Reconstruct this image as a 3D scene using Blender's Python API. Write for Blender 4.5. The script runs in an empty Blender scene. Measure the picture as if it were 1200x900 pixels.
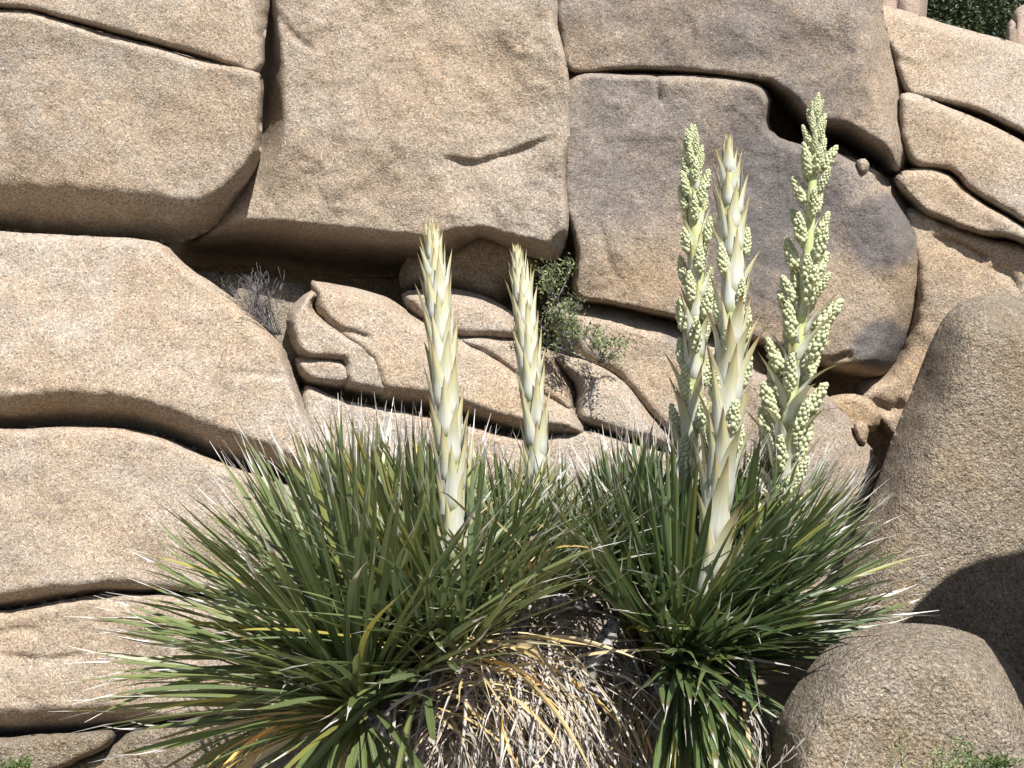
import bpy, math, random
import numpy as np
from mathutils import Vector, Matrix

R = math.radians
SC = bpy.context.scene
COL = SC.collection

# ------------------------------------------------------------------ camera, sky, sun, exposure
F = 1287.0                      # focal length in photo pixels (1200 wide)
CZ = 2.0                        # eye height above the ground at the rock foot
cam = bpy.data.cameras.new('camera')
cam.sensor_width = 36.0
cam.lens = F * 36.0 / 1200.0
cam.clip_start = 0.05
cam.clip_end = 500.0
camo = bpy.data.objects.new('camera', cam)
camo.location = (0, 0, CZ)
camo.rotation_euler = (R(90), 0, 0)
COL.objects.link(camo)
SC.camera = camo

SUN_EL, SUN_AZ = 53.0, 24.0     # azimuth: to the right of the direction behind the camera
world = bpy.data.worlds.new('World')
SC.world = world
world.use_nodes = True
wn = world.node_tree
wn.nodes.clear()
sky = wn.nodes.new('ShaderNodeTexSky')
sky.sky_type = 'NISHITA'
sky.sun_disc = False
sky.sun_elevation = R(SUN_EL)
sky.sun_rotation = R(180 - SUN_AZ)
bg = wn.nodes.new('ShaderNodeBackground')
bg.inputs['Strength'].default_value = 0.072
wo = wn.nodes.new('ShaderNodeOutputWorld')
wn.links.new(sky.outputs[0], bg.inputs[0])
wn.links.new(bg.outputs[0], wo.inputs[0])

sun = bpy.data.lights.new('sun', 'SUN')
sun.energy = 5.0
sun.angle = R(0.55)
sun.color = (1.0, 0.965, 0.91)
suno = bpy.data.objects.new('sun', sun)
_to = Vector((math.sin(R(SUN_AZ)) * math.cos(R(SUN_EL)), -math.cos(R(SUN_AZ)) * math.cos(R(SUN_EL)), math.sin(R(SUN_EL))))
suno.rotation_euler = _to.to_track_quat('Z', 'Y').to_euler()
suno.location = _to * 30
COL.objects.link(suno)

SC.view_settings.view_transform = 'Standard'
SC.view_settings.look = 'None'
SC.view_settings.exposure = 1.0
SC.view_settings.gamma = 1.0
SC.view_settings.use_curve_mapping = False
SC.render.engine = 'CYCLES'
SC.cycles.max_bounces = 6
SC.cycles.diffuse_bounces = 3

# ------------------------------------------------------------------ helpers
rng = np.random.default_rng(7)
rnd = random.Random(11)

def P(px, py, y):
    """photo pixel + distance -> place in the scene"""
    return Vector(((px - 600.0) / F * y, y, CZ - (py - 450.0) / F * y))

def px_of(v):
    return 600.0 + v[0] / v[1] * F, 450.0 - (v[2] - CZ) / v[1] * F

def tag(o, label=None, cat=None, group=None, kind=None):
    if label: o['label'] = label
    if cat: o['category'] = cat
    if group: o['group'] = group
    if kind: o['kind'] = kind
    return o

def link(name, me, parent=None):
    o = bpy.data.objects.new(name, me)
    COL.objects.link(o)
    if parent is not None:
        o.parent = parent
    return o

def empty(name, loc):
    o = bpy.data.objects.new(name, None)
    o.location = loc
    o.empty_display_size = 0.1
    COL.objects.link(o)
    return o

def mesh(name, verts, faces, mat, uvs=None, smooth=True, attrs=None):
    me = bpy.data.meshes.new(name)
    me.from_pydata([tuple(v) for v in verts], [], [tuple(f) for f in faces])
    me.materials.append(mat)
    if uvs is not None:
        ul = me.uv_layers.new(name='UVMap')
        idx = np.empty(len(me.loops), dtype=np.int32)
        me.loops.foreach_get('vertex_index', idx)
        ul.data.foreach_set('uv', np.asarray(uvs, dtype=np.float32)[idx].ravel())
    if attrs:
        for k, a in attrs.items():
            at = me.attributes.new(k, 'FLOAT', 'POINT')
            at.data.foreach_set('value', np.asarray(a, dtype=np.float32))
    if smooth:
        me.polygons.foreach_set('use_smooth', np.ones(len(me.polygons), dtype=bool))
    me.update()
    return me

_perm = np.random.default_rng(3).random(1 << 14)
def vnoise(p):
    """smooth value noise in 3D, -1..1"""
    i = np.floor(p).astype(np.int64)
    f = p - i
    f = f * f * (3 - 2 * f)
    out = 0
    for dx in (0, 1):
        for dy in (0, 1):
            for dz in (0, 1):
                h = ((i[:, 0] + dx) * 73856093 ^ (i[:, 1] + dy) * 19349663 ^ (i[:, 2] + dz) * 83492791)
                h = (h ^ (h >> 13)) & ((1 << 14) - 1)
                w = (f[:, 0] if dx else 1 - f[:, 0]) * (f[:, 1] if dy else 1 - f[:, 1]) * (f[:, 2] if dz else 1 - f[:, 2])
                out = out + w * _perm[h]
    return out * 2 - 1

# ------------------------------------------------------------------ materials
class NT:
    def __init__(self, name):
        self.m = bpy.data.materials.new(name)
        self.m.use_nodes = True
        self.t = self.m.node_tree
        self.t.nodes.clear()
        self.out = self.n('ShaderNodeOutputMaterial')
    def n(self, kind, **kw):
        nd = self.t.nodes.new(kind)
        for k, v in kw.items():
            if k in nd.inputs:
                nd.inputs[k].default_value = v
            else:
                setattr(nd, k, v)
        return nd
    def l(self, a, b):
        self.t.links.new(a, b)
    def noise(self, vec, scale, detail=3, rough=0.55):
        nd = self.n('ShaderNodeTexNoise')
        nd.inputs['Scale'].default_value = scale
        nd.inputs['Detail'].default_value = detail
        nd.inputs['Roughness'].default_value = rough
        self.l(vec, nd.inputs['Vector'])
        return nd.outputs['Fac']
    def ramp(self, fac, stops):
        nd = self.n('ShaderNodeValToRGB')
        e = nd.color_ramp.elements
        while len(e) < len(stops):
            e.new(0.5)
        for el, (p, c) in zip(e, stops):
            el.position = p
            el.color = (c, c, c, 1) if isinstance(c, (int, float)) else (*c, 1)
        self.l(fac, nd.inputs[0])
        return nd.outputs[0]
    def mix(self, fac, a, b, mode='MIX'):
        nd = self.n('ShaderNodeMix')
        nd.data_type = 'RGBA'
        nd.blend_type = mode
        for s, v in ((nd.inputs[0], fac), (nd.inputs[6], a), (nd.inputs[7], b)):
            if isinstance(v, (int, float)):
                s.default_value = v
            elif isinstance(v, tuple):
                s.default_value = (*v, 1)
            else:
                self.l(v, s)
        return nd.outputs[2]
    def math(self, op, a, b=0.0, clamp=False):
        nd = self.n('ShaderNodeMath')
        nd.operation = op
        nd.use_clamp = clamp
        for s, v in ((nd.inputs[0], a), (nd.inputs[1], b)):
            if isinstance(v, (int, float)):
                s.default_value = v
            else:
                self.l(v, s)
        return nd.outputs[0]
    def bsdf(self, col, rough=0.8, spec=0.3, normal=None, transl=0.0, tcol=None):
        col = self.mix(1.0, col, (0.70, 0.70, 0.70), 'MULTIPLY')     # every base colour scaled down evenly, so less light bounces into the shade
        b = self.n('ShaderNodeBsdfPrincipled')
        if isinstance(col, tuple):
            b.inputs['Base Color'].default_value = (*col, 1)
        else:
            self.l(col, b.inputs['Base Color'])
        if isinstance(rough, (int, float)):
            b.inputs['Roughness'].default_value = rough
        else:
            self.l(rough, b.inputs['Roughness'])
        b.inputs['Specular IOR Level'].default_value = spec
        if normal is not None:
            self.l(normal, b.inputs['Normal'])
        res = b.outputs[0]
        if transl:
            tr = self.n('ShaderNodeBsdfTranslucent')
            c = tcol if tcol is not None else col
            if isinstance(c, tuple):
                tr.inputs[0].default_value = (*c, 1)
            else:
                self.l(c, tr.inputs[0])
            mx = self.n('ShaderNodeMixShader')
            mx.inputs[0].default_value = transl
            self.l(res, mx.inputs[1])
            self.l(tr.outputs[0], mx.inputs[2])
            res = mx.outputs[0]
        self.l(res, self.out.inputs[0])
        return self.m

def granite(name, tan, pale, warm, grain=1.0, bump=1.0, dark_amt=0.0, warmth=.38):
    """coarse crystalline rock: big soft colour drifts, crystal-sized grains, lichen-grey stain from the 'stain' attribute"""
    k = NT(name)
    geo = k.n('ShaderNodeNewGeometry').outputs['Position']
    big = k.noise(geo, 1.3, 4, 0.6)
    mid = k.noise(geo, 6.0, 4, 0.6)
    base = k.mix(k.ramp(big, [(0.38, 0.0), (0.66, 1.0)]), tan, warm)
    base = k.mix(k.math('MULTIPLY', k.ramp(mid, [(0.42, 0.0), (0.68, 1.0)]), 0.55), base, pale)
    ach = k.n('ShaderNodeAttribute', attribute_name='ochre').outputs['Fac']
    base = k.mix(k.math('MULTIPLY', ach, k.ramp(mid, [(0.3, 0.45), (0.6, 1.0)]), True), base, (0.43, 0.30, 0.17))
    # crystals
    vo = k.n('ShaderNodeTexVoronoi')
    vo.inputs['Scale'].default_value = 120.0 / grain
    k.l(geo, vo.inputs['Vector'])
    sep = k.n('ShaderNodeSeparateColor')
    k.l(vo.outputs['Color'], sep.inputs[0])
    g1 = k.ramp(sep.outputs[0], [(0.0, 0.5), (0.09, 0.68), (0.13, 0.88), (0.6, 1.0), (0.82, 1.16), (1.0, 1.4)])
    vo2 = k.n('ShaderNodeTexVoronoi')
    vo2.inputs['Scale'].default_value = 230.0 / grain
    k.l(geo, vo2.inputs['Vector'])
    sep2 = k.n('ShaderNodeSeparateColor')
    k.l(vo2.outputs['Color'], sep2.inputs[0])
    g2 = k.ramp(sep2.outputs[1], [(0.0, 0.45), (0.14, 0.75), (0.7, 1.03), (0.88, 1.3), (1.0, 1.55)])
    col = k.mix(0.9, base, g1, 'MULTIPLY')
    col = k.mix(0.9, col, g2, 'MULTIPLY')
    warmgrain = k.ramp(sep.outputs[1], [(0.72, 0.0), (0.9, warmth)])
    col = k.mix(warmgrain, col, k.mix(1.0, col, (1.18, 0.88, 0.62), 'MULTIPLY'))
    # desert varnish / lichen
    st = k.n('ShaderNodeAttribute', attribute_name='stain').outputs['Fac']
    sn = k.noise(geo, 9.0, 6, 0.7)
    sn2 = k.noise(geo, 38.0, 4, 0.7)
    thr = k.math('ADD', k.math('MULTIPLY', sn, 0.75), k.math('MULTIPLY', sn2, 0.45))
    s_f = k.ramp(k.math('SUBTRACT', k.math('ADD', st, dark_amt), k.math('SUBTRACT', thr, 0.05)), [(0.0, 0.0), (0.42, 0.85)])
    col = k.mix(s_f, col, k.mix(0.75, (0.13, 0.122, 0.125), g1, 'MULTIPLY'))
    # green-grey lichen film, dirt runs
    run = k.n('ShaderNodeMapping')
    run.inputs['Scale'].default_value = (5.0, 5.0, 0.9)
    k.l(geo, run.inputs['Vector'])
    rn = k.noise(run.outputs[0], 1.6, 5, 0.6)
    col = k.mix(k.ramp(rn, [(0.52, 0.0), (0.75, 0.45)]), col, k.mix(1.0, col, (0.72, 0.67, 0.62), 'MULTIPLY'))
    # relief
    h1 = k.noise(geo, 34.0 / grain, 5, 0.65)
    h2 = k.noise(geo, 110.0 / grain, 3, 0.6)
    hh = k.math('ADD', k.math('MULTIPLY', h1, 1.0), k.math('MULTIPLY', h2, 0.55))
    bp = k.n('ShaderNodeBump')
    bp.inputs['Strength'].default_value = 0.48 * bump
    bp.inputs['Distance'].default_value = 0.022 * grain
    k.l(hh, bp.inputs['Height'])
    return k.bsdf(col, 0.88, 0.22, bp.outputs[0])

M_ROCK = granite('granite_tan', (0.398, 0.338, 0.276), (0.47, 0.428, 0.38), (0.418, 0.332, 0.25))
M_STAIN = granite('granite_stained', (0.315, 0.27, 0.225), (0.385, 0.345, 0.305), (0.335, 0.26, 0.19), dark_amt=0.31)
M_COARSE = granite('granite_coarse', (0.325, 0.275, 0.21), (0.43, 0.39, 0.335), (0.34, 0.27, 0.19), grain=1.2, bump=2.7, warmth=.25)
M_BACK = granite('granite_pink', (0.42, 0.33, 0.27), (0.5, 0.42, 0.36), (0.42, 0.30, 0.23))

def leaf_material(name, c1, c2, c3, tip, base, rough=0.38, spec=0.5, transl=0.27, tip_at=0.885, stripes=0.35):
    k = NT(name)
    uv = k.n('ShaderNodeUVMap')
    sp = k.n('ShaderNodeSeparateXYZ')
    k.l(uv.outputs[0], sp.inputs[0])
    u, v = sp.outputs[0], sp.outputs[1]
    rn = k.n('ShaderNodeAttribute', attribute_name='rnd').outputs['Fac']
    oi = k.n('ShaderNodeObjectInfo').outputs['Random']
    r = k.math('FRACT', k.math('ADD', rn, oi))
    col = k.ramp(r, [(0.0, c1), (0.45, c2), (0.86, c3), (0.9, tuple(x * f for x, f in zip(c2, (1.35, 1.15, .8)))), (0.955, c1), (0.97, (c2[0] * 1.9, c2[1] * 1.45, c2[2] * .9))])
    geo = k.n('ShaderNodeNewGeometry').outputs['Position']
    blot = k.noise(geo, 14.0, 3, 0.6)
    col = k.mix(k.ramp(blot, [(0.4, 0.0), (0.75, 0.5)]), col, k.mix(1.0, col, (1.35, 1.2, 0.85), 'MULTIPLY'))
    cmb = k.n('ShaderNodeCombineXYZ')
    k.l(k.math('MULTIPLY', u, 16.0), cmb.inputs[0])
    k.l(k.math('MULTIPLY', r, 40.0), cmb.inputs[1])
    st = k.noise(cmb.outputs[0], 1.0, 2, 0.5)
    col = k.mix(stripes, col, k.ramp(st, [(0.3, 0.55), (0.7, 1.25)]), 'MULTIPLY')
    col = k.mix(k.ramp(v, [(0.0, 0.9), (0.10, 0.35), (0.22, 0.0)]), col, base)
    # dried, frayed tip: its start wanders from leaf to leaf
    vt = k.math('ADD', v, k.math('MULTIPLY', k.math('SUBTRACT', k.math('FRACT', k.math('MULTIPLY', r, 7.31)), 0.5), 0.14))
    vt = k.math('ADD', vt, k.math('MULTIPLY', k.math('SUBTRACT', st, 0.5), 0.08))
    col = k.mix(k.ramp(vt, [(tip_at - 0.05, 0.0), (tip_at - 0.015, 0.7), (tip_at, 0.4)]), col, (0.22, 0.15, 0.06))
    col = k.mix(k.ramp(vt, [(tip_at - 0.006, 0.0), (tip_at + 0.012, 1.0)]), col, tip)
    return k.bsdf(col, rough, spec, None, transl)

M_LEAF = leaf_material('green_leaf', (0.155, 0.215, 0.085), (0.225, 0.27, 0.112), (0.165, 0.23, 0.12), (0.78, 0.74, 0.70), (0.24, 0.25, 0.09))
M_LEAF2 = leaf_material('deep_green_leaf', (0.112, 0.18, 0.066), (0.165, 0.222, 0.086), (0.125, 0.198, 0.10), (0.76, 0.72, 0.67), (0.20, 0.23, 0.08))
M_STRAW = leaf_material('straw_leaf', (0.60, 0.50, 0.28), (0.52, 0.40, 0.19), (0.64, 0.56, 0.38), (0.66, 0.60, 0.52), (0.45, 0.33, 0.15), 0.6, 0.3, 0.1, 0.93)
M_GREY = leaf_material('grey_dead_leaf', (0.44, 0.41, 0.39), (0.58, 0.54, 0.50), (0.30, 0.27, 0.26), (0.6, 0.57, 0.55), (0.36, 0.32, 0.29), 0.7, 0.2, 0.05, 0.95, 0.6)

def bract_material():
    k = NT('papery_bract')
    uv = k.n('ShaderNodeUVMap')
    sp = k.n('ShaderNodeSeparateXYZ')
    k.l(uv.outputs[0], sp.inputs[0])
    u, v = sp.outputs[0], sp.outputs[1]
    oi = k.n('ShaderNodeObjectInfo').outputs['Random']
    cmb = k.n('ShaderNodeCombineXYZ')
    k.l(k.math('MULTIPLY', u, 10.0), cmb.inputs[0])
    k.l(k.math('MULTIPLY', v, 1.2), cmb.inputs[1])
    k.l(k.math('MULTIPLY', oi, 30.0), cmb.inputs[2])
    st = k.noise(cmb.outputs[0], 1.0, 3, 0.6)
    vv = k.math('ADD', v, k.math('MULTIPLY', k.math('SUBTRACT', oi, 0.5), 0.2))
    vv = k.math('ADD', vv, k.math('MULTIPLY', k.math('SUBTRACT', st, 0.5), 0.22))
    col = k.ramp(vv, [(0.0, (0.64, 0.71, 0.38)), (0.14, (0.85, 0.86, 0.77)), (0.34, (0.85, 0.86, 0.75)), (0.56, (0.80, 0.79, 0.52)), (0.82, (0.74, 0.66, 0.36)), (0.97, (0.52, 0.37, 0.2)), (1.0, (0.40, 0.26, 0.12))])
    edge = k.math('ABSOLUTE', k.math('SUBTRACT', u, 0.5))
    em = k.math('MULTIPLY', k.ramp(edge, [(0.36, 0.0), (0.5, 0.8)]), k.ramp(v, [(0.45, 0.0), (0.8, 0.7)]))
    col = k.mix(em, col, (0.50, 0.33, 0.17))
    col = k.mix(0.35, col, k.ramp(st, [(0.3, 0.62), (0.65, 1.1)]), 'MULTIPLY')
    bp = k.n('ShaderNodeBump')
    bp.inputs['Strength'].default_value = 0.5
    bp.inputs['Distance'].default_value = 0.004
    k.l(st, bp.inputs['Height'])
    return k.bsdf(col, 0.5, 0.3, bp.outputs[0], 0.22)
M_BRACT = bract_material()

def simple(name, stops, scale, rough=0.7, spec=0.3, bump=0.0, transl=0.0, detail=4, bscale=None):
    k = NT(name)
    geo = k.n('ShaderNodeNewGeometry').outputs['Position']
    nz = k.noise(geo, scale, detail, 0.6)
    col = k.ramp(nz, stops)
    nrm = None
    if bump:
        b = k.n('ShaderNodeBump')
        b.inputs['Strength'].default_value = 0.8
        b.inputs['Distance'].default_value = bump
        k.l(k.noise(geo, bscale or scale * 2, 4, 0.65), b.inputs['Height'])
        nrm = b.outputs[0]
    return k.bsdf(col, rough, spec, nrm, transl)

M_STEM = simple('stalk_green', [(0.35, (0.46, 0.53, 0.22)), (0.65, (0.60, 0.64, 0.32))], 18, 0.5, 0.35, 0.002)
M_BUD = simple('bud_green', [(0.3, (0.72, 0.77, 0.45)), (0.7, (0.84, 0.86, 0.57))], 60, 0.55, 0.3, 0, 0.25)
M_BARK = simple('weathered_bark', [(0.38, (0.07, 0.062, 0.06)), (0.5, (0.30, 0.28, 0.27)), (0.68, (0.50, 0.47, 0.46))], 26, 0.9, 0.15, 0.02)
M_TWIG = simple('grey_twig', [(0.35, (0.15, 0.14, 0.145)), (0.65, (0.30, 0.28, 0.285))], 20, 0.85, 0.15)
M_DRYTWIG = simple('pale_dry_twig', [(0.35, (0.52, 0.46, 0.38)), (0.65, (0.66, 0.61, 0.53))], 20, 0.8, 0.2)
M_SHRUB = simple('shrub_leaf', [(0.3, (0.10, 0.15, 0.05)), (0.5, (0.20, 0.26, 0.09)), (0.7, (0.55, 0.55, 0.32))], 55, 0.5, 0.35, 0, 0.2)
M_WEED = simple('weed_leaf', [(0.3, (0.07, 0.14, 0.03)), (0.7, (0.15, 0.22, 0.07))], 40, 0.5, 0.35, 0, 0.25)
M_OAK = simple('dark_scrub_leaf', [(0.3, (0.025, 0.042, 0.014)), (0.7, (0.06, 0.085, 0.03))], 3, 0.5, 0.3, 0, 0.1)
M_SAND = simple('coarse_sand', [(0.3, (0.25, 0.19, 0.13)), (0.5, (0.36, 0.28, 0.19)), (0.7, (0.45, 0.37, 0.27))], 45, 0.95, 0.1, 0.012, detail=8)

# ------------------------------------------------------------------ boulders
def spline(pts, per=10):
    """closed Catmull-Rom through the outline points (x, y, rounding, drop)"""
    p = np.array(pts, float)
    n = len(p)
    out = []
    for i in range(n):
        a, b, c, d = p[(i - 1) % n], p[i], p[(i + 1) % n], p[(i + 2) % n]
        seg = max(2, int(math.hypot(*(c - b)[:2]) / per))
        for j in range(seg):
            t = j / seg
            q = 0.5 * (2 * b + (c - a) * t + (2 * a - 5 * b + 4 * c - d) * t * t + (3 * b - a - 3 * c + d) * t ** 3)
            q[2:] = b[2:] * (1 - t) + c[2:] * t
            out.append(q)
    return np.array(out)

def seg_dist(q, a, b):
    """distance, nearest point and signed side of points q to segments a-b"""
    ab = b - a
    L2 = (ab ** 2).sum(1) + 1e-9
    best = np.full(len(q), 1e9)
    near = np.zeros_like(q)
    side = np.zeros(len(q))
    par = np.zeros(len(q))
    for i in range(len(a)):
        t = np.clip(((q - a[i]) @ ab[i]) / L2[i], 0, 1)
        c = a[i] + t[:, None] * ab[i]
        d = np.hypot(*(q - c).T)
        m = d < best
        best[m] = d[m]
        near[m] = c[m]
        side[m] = (ab[i][0] * (q[m, 1] - a[i][1]) - ab[i][1] * (q[m, 0] - a[i][0]))
        par[m] = (i + t[m]) / len(a)
    return best, near, side, par

def inside(q, poly):
    x, y = q[:, 0], q[:, 1]
    r = np.zeros(len(q), bool)
    n = len(poly)
    for i in range(n):
        x0, y0 = poly[i][:2]
        x1, y1 = poly[(i + 1) % n][:2]
        if y0 == y1:
            continue
        m = ((y0 > y) != (y1 > y)) & (x < (x1 - x0) * (y - y0) / (y1 - y0) + x0)
        r ^= m
    return r

def rock(label, pts, y, tilt=(0, 0), rd=30, dr=0.3, amp=1.0, folds=(), stains=(), ochre=(), thick=0.9, step=4.0, mat=None,
         name='boulder', power=2.2, group='boulders piled into the granite wall', cat='boulder', dome=0.0, wob=1.6, tuck=1.0, soft=None):
    """a solid boulder. pts: outline (x, y[, edge rounding, edge drop in m]); y: distance of its face;
    tilt: metres of lean per 100 px across / down; folds: cracks and ledges cut into the face"""
    full = [(p[0], p[1], p[2] if len(p) > 2 else rd, p[3] if len(p) > 3 else dr) for p in pts]
    full = [(p[0], p[1], p[2] * (soft or (0.6 if p[2] <= 24 else 1.0)), p[3] * (1.25 if soft and p[3] > .1 else 1)) for p in full]
    c = spline(full)
    tg = np.roll(c[:, :2], -1, 0) - np.roll(c[:, :2], 1, 0)
    tg /= np.hypot(*tg.T)[:, None] + 1e-9
    area = (c[:, 0] * np.roll(c[:, 1], -1) - np.roll(c[:, 0], -1) * c[:, 1]).sum()
    up = tg[:, 0] * (1 if area > 0 else -1)          # 1 on upper edges, -1 on undersides
    lo = np.clip((up - .35) / .4, 0, 1) * (c[:, 2] <= 24) * (0 if soft else 1)
    c[:, 3] *= 1 - .6 * lo                            # upper edges crisp and shallow
    c[:, 1] += 5.0 * np.clip((-up - .35) / .4, 0, 1) * tuck   # undersides tuck behind the rock below
    ph = c[:, :2] / 45.0
    z0 = np.full((len(c), 1), y * 7.3 + len(pts))
    c[:, 0] += wob * vnoise(np.hstack([ph, z0])) + 0.6 * wob * vnoise(np.hstack([ph * 3.1, z0 + 5]))
    c[:, 1] += wob * vnoise(np.hstack([ph, z0 + 9])) + 0.6 * wob * vnoise(np.hstack([ph * 3.1, z0 + 15]))
    a = c[:, :2]
    b = np.roll(a, -1, 0)
    x0, y0 = a.min(0) - step * 1.5
    x1, y1 = a.max(0) + step * 1.5
    nx, ny = int((x1 - x0) / step) + 2, int((y1 - y0) / step) + 2
    gx, gy = np.meshgrid(x0 + np.arange(nx) * step, y0 + np.arange(ny) * step)
    q = np.stack([gx.ravel(), gy.ravel()], 1)
    ins = inside(q, a)
    d, near, _, _ = seg_dist(q, a, b)
    keep_cell = ins.reshape(ny, nx)
    cell = keep_cell[:-1, :-1] | keep_cell[1:, :-1] | keep_cell[:-1, 1:] | keep_cell[1:, 1:]
    snap = (~ins) | (d < step * 0.30)
    pos = q.copy()
    pos[snap] = near[snap]
    dd = np.where(snap, 0.0, d)
    # smoothly varying rounding and drop
    Rr = np.zeros(len(q))
    Tt = np.zeros(len(q))
    ww = np.zeros(len(q))
    for i in range(0, len(c), 2):
        w = 1.0 / (((q - c[i, :2]) ** 2).sum(1) + 30.0) ** 2
        Rr += w * c[i, 2]
        Tt += w * c[i, 3]
        ww += w
    Rr /= ww
    Tt /= ww
    u = np.clip(dd / Rr, 0, 1)
    drop = Tt * (1 - u) ** power
    cx, cy = a.mean(0)
    depth = y + tilt[0] * (pos[:, 0] - cx) / 100 + tilt[1] * (pos[:, 1] - cy) / 100 + drop
    if dome:
        rr = max(x1 - x0, y1 - y0) / 2
        depth += dome * (((pos[:, 0] - cx) / rr) ** 2 + ((pos[:, 1] - cy) / rr) ** 2)
    X = (pos[:, 0] - 600) / F * depth
    Z = CZ - (pos[:, 1] - 450) / F * depth
    w3 = np.stack([X, depth * 0.6, Z], 1) + y * 3.7
    nz = 0.040 * vnoise(w3 / 0.55) + 0.018 * vnoise(w3 / 0.22 + 7) + 0.0075 * vnoise(w3 / 0.09 + 3) + 0.0045 * vnoise(w3 / 0.042 + 11)
    nz = nz + (1 - u) ** .5 * (0.012 * vnoise(w3 / 0.075 + 21) + 0.008 * vnoise(w3 / 0.034 + 31))
    depth = depth + amp * nz
    for f in folds:
        fp = np.array(f[0], float)
        if len(fp) > 2:
            g = [(p[0], p[1]) for p in fp]
            dens = []
            for i in range(len(g) - 1):
                aa, bb, cc, ee = fp[max(i - 1, 0)], fp[i], fp[i + 1], fp[min(i + 2, len(g) - 1)]
                for j in range(6):
                    t = j / 6
                    dens.append(0.5 * (2 * bb + (cc - aa) * t + (2 * aa - 5 * bb + 4 * cc - ee) * t * t + (3 * bb - aa - 3 * cc + ee) * t ** 3))
            dens.append(fp[-1])
            fp = np.array(dens)
        fp = fp + 1.5 * np.stack([vnoise(np.hstack([fp / 20, np.full((len(fp), 1), 2.0)])), vnoise(np.hstack([fp / 20, np.full((len(fp), 1), 8.0)]))], 1)
        fd, _, fs, par = seg_dist(pos, fp[:-1], fp[1:])
        ends = np.clip(np.minimum(par, 1 - par) * 5, 0, 1) ** 0.7 if (len(f) < 5 or f[4]) else 1.0
        if f[3] == 'c':
            depth += f[2] * ends * np.exp(-(fd / f[1]) ** 2)
        else:                                  # ledge: the rock below the line is set back and swells out again
            below = fs > 0
            depth += f[2] * ends * np.where(below, np.exp(-fd / f[1]), np.exp(-(fd / 3.0) ** 2))
    st = np.zeros(len(q))
    for s in stains:
        e = ((pos[:, 0] - s[0]) / s[2]) ** 2 + ((pos[:, 1] - s[1]) / s[3]) ** 2
        st = np.maximum(st, s[4] * np.exp(-e * e * 0.7))
    oc = np.zeros(len(q))
    for s in ochre:
        e = ((pos[:, 0] - s[0]) / s[2]) ** 2 + ((pos[:, 1] - s[1]) / s[3]) ** 2
        oc = np.maximum(oc, s[4] * np.exp(-e))
    V = np.stack([(pos[:, 0] - 600) / F * depth, depth, CZ - (pos[:, 1] - 450) / F * depth], 1)
    # faces of the front
    idx = np.arange(nx * ny).reshape(ny, nx)
    jj, ii = np.nonzero(cell)
    quads = np.stack([idx[jj, ii], idx[jj + 1, ii], idx[jj + 1, ii + 1], idx[jj, ii + 1]], 1)
    used = np.unique(quads)
    remap = -np.ones(nx * ny, int)
    remap[used] = np.arange(len(used))
    quads = remap[quads]
    V, st, oc = V[used], st[used], oc[used]
    # rim -> sides and back
    e = np.concatenate([quads[:, [0, 1]], quads[:, [1, 2]], quads[:, [2, 3]], quads[:, [3, 0]]])
    key = np.sort(e, 1)
    kk = key[:, 0] * (len(V) + 1) + key[:, 1]
    un, first, cnt = np.unique(kk, return_index=True, return_counts=True)
    rim = e[first[cnt == 1]]
    rv = np.unique(rim)
    ctr = V.mean(0)
    m1 = {}
    base = len(V)
    eye = np.array([0, 0, CZ])
    def back(dy, draw):
        p = V[rv].copy()
        tgt = np.maximum(p[:, 1] + dy * .6, ctr[1] + dy)
        p = eye + (p - eye) * (tgt / p[:, 1])[:, None]
        mid = eye + (ctr - eye) * ((ctr[1] + dy) / ctr[1])
        p[:, 0] += (mid[0] - p[:, 0]) * draw
        p[:, 2] += (mid[2] - p[:, 2]) * draw
        return p
    side1 = back(thick * .45, .04)
    side2 = back(thick * .9, .28)
    n1 = {v: base + i for i, v in enumerate(rv)}
    n2 = {v: base + len(rv) + i for i, v in enumerate(rv)}
    cen = base + 2 * len(rv)
    V2 = np.vstack([V, side1, side2, [[ctr[0], ctr[1] + thick * 1.1, ctr[2]]]])
    faces = quads.tolist()
    for p_, q_ in rim.tolist():
        faces.append((q_, p_, n1[p_], n1[q_]))
        faces.append((n1[q_], n1[p_], n2[p_], n2[q_]))
        faces.append((n2[q_], n2[p_], cen))
    pad = np.zeros(2 * len(rv) + 1)
    org = Vector((ctr[0], ctr[1] + thick * 0.4, V[:, 2].min()))
    me = mesh(name, V2 - np.array(org), faces, mat or M_ROCK, attrs={'stain': np.concatenate([st, pad]), 'ochre': np.concatenate([oc, pad])})
    o = link(name, me)
    o.location = org
    return tag(o, label, cat, group)

# ---- the wall, upper left
rock('tan granite block running out of view above the slanting crack, topmost on its side',
     [(-160, -190), (120, -200), (280, -150), (318, -60), (316, 0), (311, 55, 14, .2), (302, 82, 8, .15), (240, 66, 14, .22), (150, 41, 14, .25), (60, 17, 14, .25), (0, 5, 14, .25), (-160, -20, 14, .25)],
     5.62, (0.02, -.03), 40, .3, ochre=[(250, 30, 130, 60, .25)])
rock('smooth tan granite block between the slanting crack and the long shadowed joint below',
     [(-160, -3, 16, .2), (0, 9, 14, .18), (60, 21, 14, .18), (150, 45, 14, .18), (240, 71, 12, .18), (302, 86, 10, .15), (308, 140, 12, .4), (303, 185, 18, .45), (287, 224, 26, .45), (262, 254, 40, .45), (216, 277, 62, .42), (190, 280, 75, .42), (60, 273, 72, .42), (0, 264, 66, .42), (-160, 250, 60, .4)],
     5.60, (0.0, .02), power=1.85, stains=[(40, 40, 110, 30, .42)], ochre=[(240, 150, 120, 60, .3), (60, 220, 120, 40, .3)], thick=1.0)
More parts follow.
